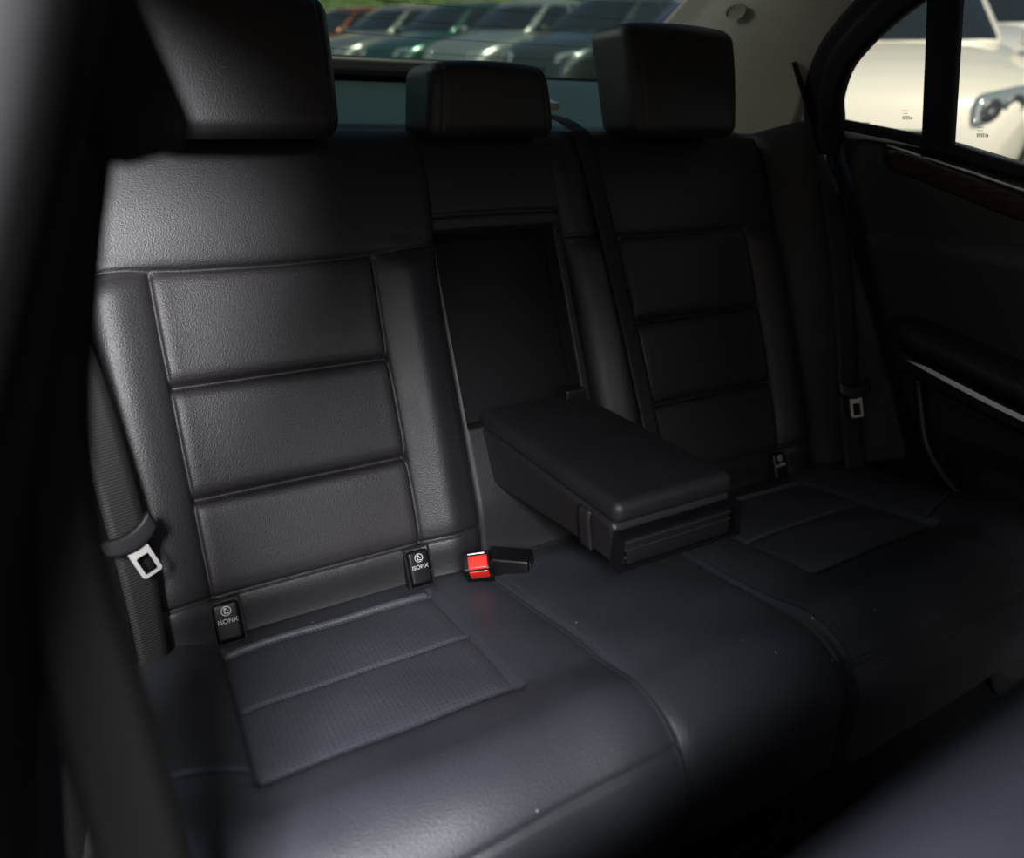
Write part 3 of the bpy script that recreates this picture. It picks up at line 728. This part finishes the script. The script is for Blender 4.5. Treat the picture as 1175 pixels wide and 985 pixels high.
        V,F=rcube((0.04,0.10,0.05),0.02,3,3,None,Mt(2.20,sy*0.48,0.36)); mk('fog_lamp',V,F,M['amber'] if (not detail and col[0]<0.3) else M['lamp'],g,local=True)
        V,F=rcube((0.04,0.14,0.07),0.02,3,3,None,Mt(-2.24,sy*0.58,0.78)); mk('taillight',V,F,M['red'],g,local=True)
    V,F=merge(*[rcube((0.02,0.30,0.010),0.006,2,2,None,Mt(2.275,0,0.42+0.03*k)) for k in range(4)]); mk('grille',V,F,M['plastic'],g,local=True)
    return g
car(5.82,4.88,223,(0.68,0.65,0.56),'white car parked nose-on with rounded headlights',0.0,True)
car(11.0,7.4,216,(0.55,0.55,0.53),'pale grey car parked in the next row',0.0)
cols=[((0.42,0.44,0.43),'silver sedan in a parked row'),((0.08,0.10,0.10),'dark grey sedan in a parked row'),((0.36,0.40,0.37),'light silver sedan in a parked row'),((0.05,0.12,0.10),'dark green sedan in a parked row'),((0.25,0.27,0.25),'grey sedan in a parked row'),((0.20,0.06,0.03),'dark red sedan in a parked row')]
for i,(c,l) in enumerate(cols):
    car(8.3-0.55*i,9.6+1.98*i,200,c,l,0.7)
cols2=[((0.50,0.50,0.48),'silver sedan in the second parked row'),((0.06,0.07,0.09),'dark blue sedan in the second parked row'),((0.6,0.55,0.40),'cream sedan in the second parked row'),((0.2,0.2,0.2),'grey sedan in the second parked row'),((0.35,0.05,0.03),'red sedan in the second parked row')]
for i,(c,l) in enumerate(cols2):
    car(13.8-0.6*i,12.6+2.1*i,200,c,l,0.4)
M['hedge']=simple('foliage',(0.07,0.12,0.03),0.8,noise=(3,1.0,0.3)); M['bwall']=simple('painted_facade',(0.60,0.50,0.28),0.8)
M['bwin']=simple('facade_window',(0.05,0.07,0.08),0.1)
hv=[];hf=[]
for k in range(80):
    t=k/79; x=lerp(-4,32,t); y=lerp(31,19,t)+random.uniform(-.6,.6)
    V,F=rcube((0.9,0.9,0.9),0.88,2,1,lambda q:(q.x*(1+random.uniform(-.12,.12)),q.y,q.z*1.1*(1+random.uniform(-.15,.15))),Mt(x,y,gz(x,y)+0.7+random.uniform(0,0.8)))
    n=len(hv); hv+=V; hf+=[tuple(i+n for i in q) for q in F]
o=mk('hedge',hv,hf,M['hedge'],recalc=False); o['label']='green leafy hedge behind the parked cars'; o['category']='hedge'; o['kind']='stuff'
bd=empty('building',(16,34,gz(16,34)),'pale yellow building facade behind the car park','building')
V,F=rcube((22,0.5,3.4),0.05,1,1,None,Mt(16,34,gz(16,34)+3.2)@Mr(-20,'Z')); mk('facade',V,F,M['bwall'],bd,smooth=False)
for k in range(9):
    V,F=rcube((1.0,0.06,0.9),0.03,1,1,None,Mt(16,34,gz(16,34)+3.2)@Mr(-20,'Z')@Mt(-18+4.5*k,-0.55,0.3)); mk('facade_window',V,F,M['bwin'],bd,smooth=False)

# ================================================================= LIGHT
w=bpy.data.worlds.new('World'); scene.world=w; w.use_nodes=True; nt=w.node_tree
bg=nt.nodes['Background']; sky=nt.nodes.new('ShaderNodeTexSky'); sky.sky_type='NISHITA'; sky.sun_disc=False; sky.sun_elevation=math.radians(38); sky.sun_rotation=math.radians(200)
sky.air_density=1.0; sky.dust_density=3.0
nt.links.new(sky.outputs[0],bg.inputs[0]); bg.inputs[1].default_value=0.070
def area(name,loc,tgt,size,power,col,spread=180):
    l=bpy.data.lights.new(name,'AREA'); l.shape='RECTANGLE'; l.size=size[0]; l.size_y=size[1]; l.energy=power; l.color=col; l.spread=math.radians(spread)
    o=bpy.data.objects.new(name,l); COL.objects.link(o); o.location=loc
    o.rotation_euler=(Vector(tgt)-Vector(loc)).to_track_quat('-Z','Y').to_euler(); return o
area('open_door_light',(-1.15,-1.5,2.24),(-0.42,0.75,0.50),(0.8,0.8),300,(0.96,0.96,1.0))
area('rear_window_skylight',(-0.25,1.95,1.80),(0.60,1.25,1.22),(0.5,0.4),0.8,(1.0,0.93,0.86),75)
l=bpy.data.lights.new('sun','SUN'); l.energy=3.6; l.angle=math.radians(3); l.color=(1.0,0.94,0.82); o=bpy.data.objects.new('sun',l); COL.objects.link(o)
o.rotation_euler=Vector((-0.08,0.55,-1.0)).to_track_quat('-Z','Y').to_euler()

# ================================================================= CAMERA
cam=bpy.data.cameras.new('camera'); co=bpy.data.objects.new('camera',cam); COL.objects.link(co)
yaw,pit=math.radians(28.5),math.radians(22.1)
Fv=Vector((math.sin(yaw)*math.cos(pit),math.cos(yaw)*math.cos(pit),-math.sin(pit))); Rv=Vector((math.cos(yaw),-math.sin(yaw),0)); Uv=Rv.cross(Fv)
co.matrix_world=Matrix(((Rv.x,Uv.x,-Fv.x,-0.567),(Rv.y,Uv.y,-Fv.y,0.0),(Rv.z,Uv.z,-Fv.z,1.05),(0,0,0,1)))
cam.sensor_width=36; cam.lens=828/1175*36; cam.clip_start=0.02; cam.clip_end=300
cam.dof.use_dof=True; cam.dof.focus_distance=1.05; cam.dof.aperture_fstop=2.6
scene.camera=co
scene.view_settings.view_transform='Standard'
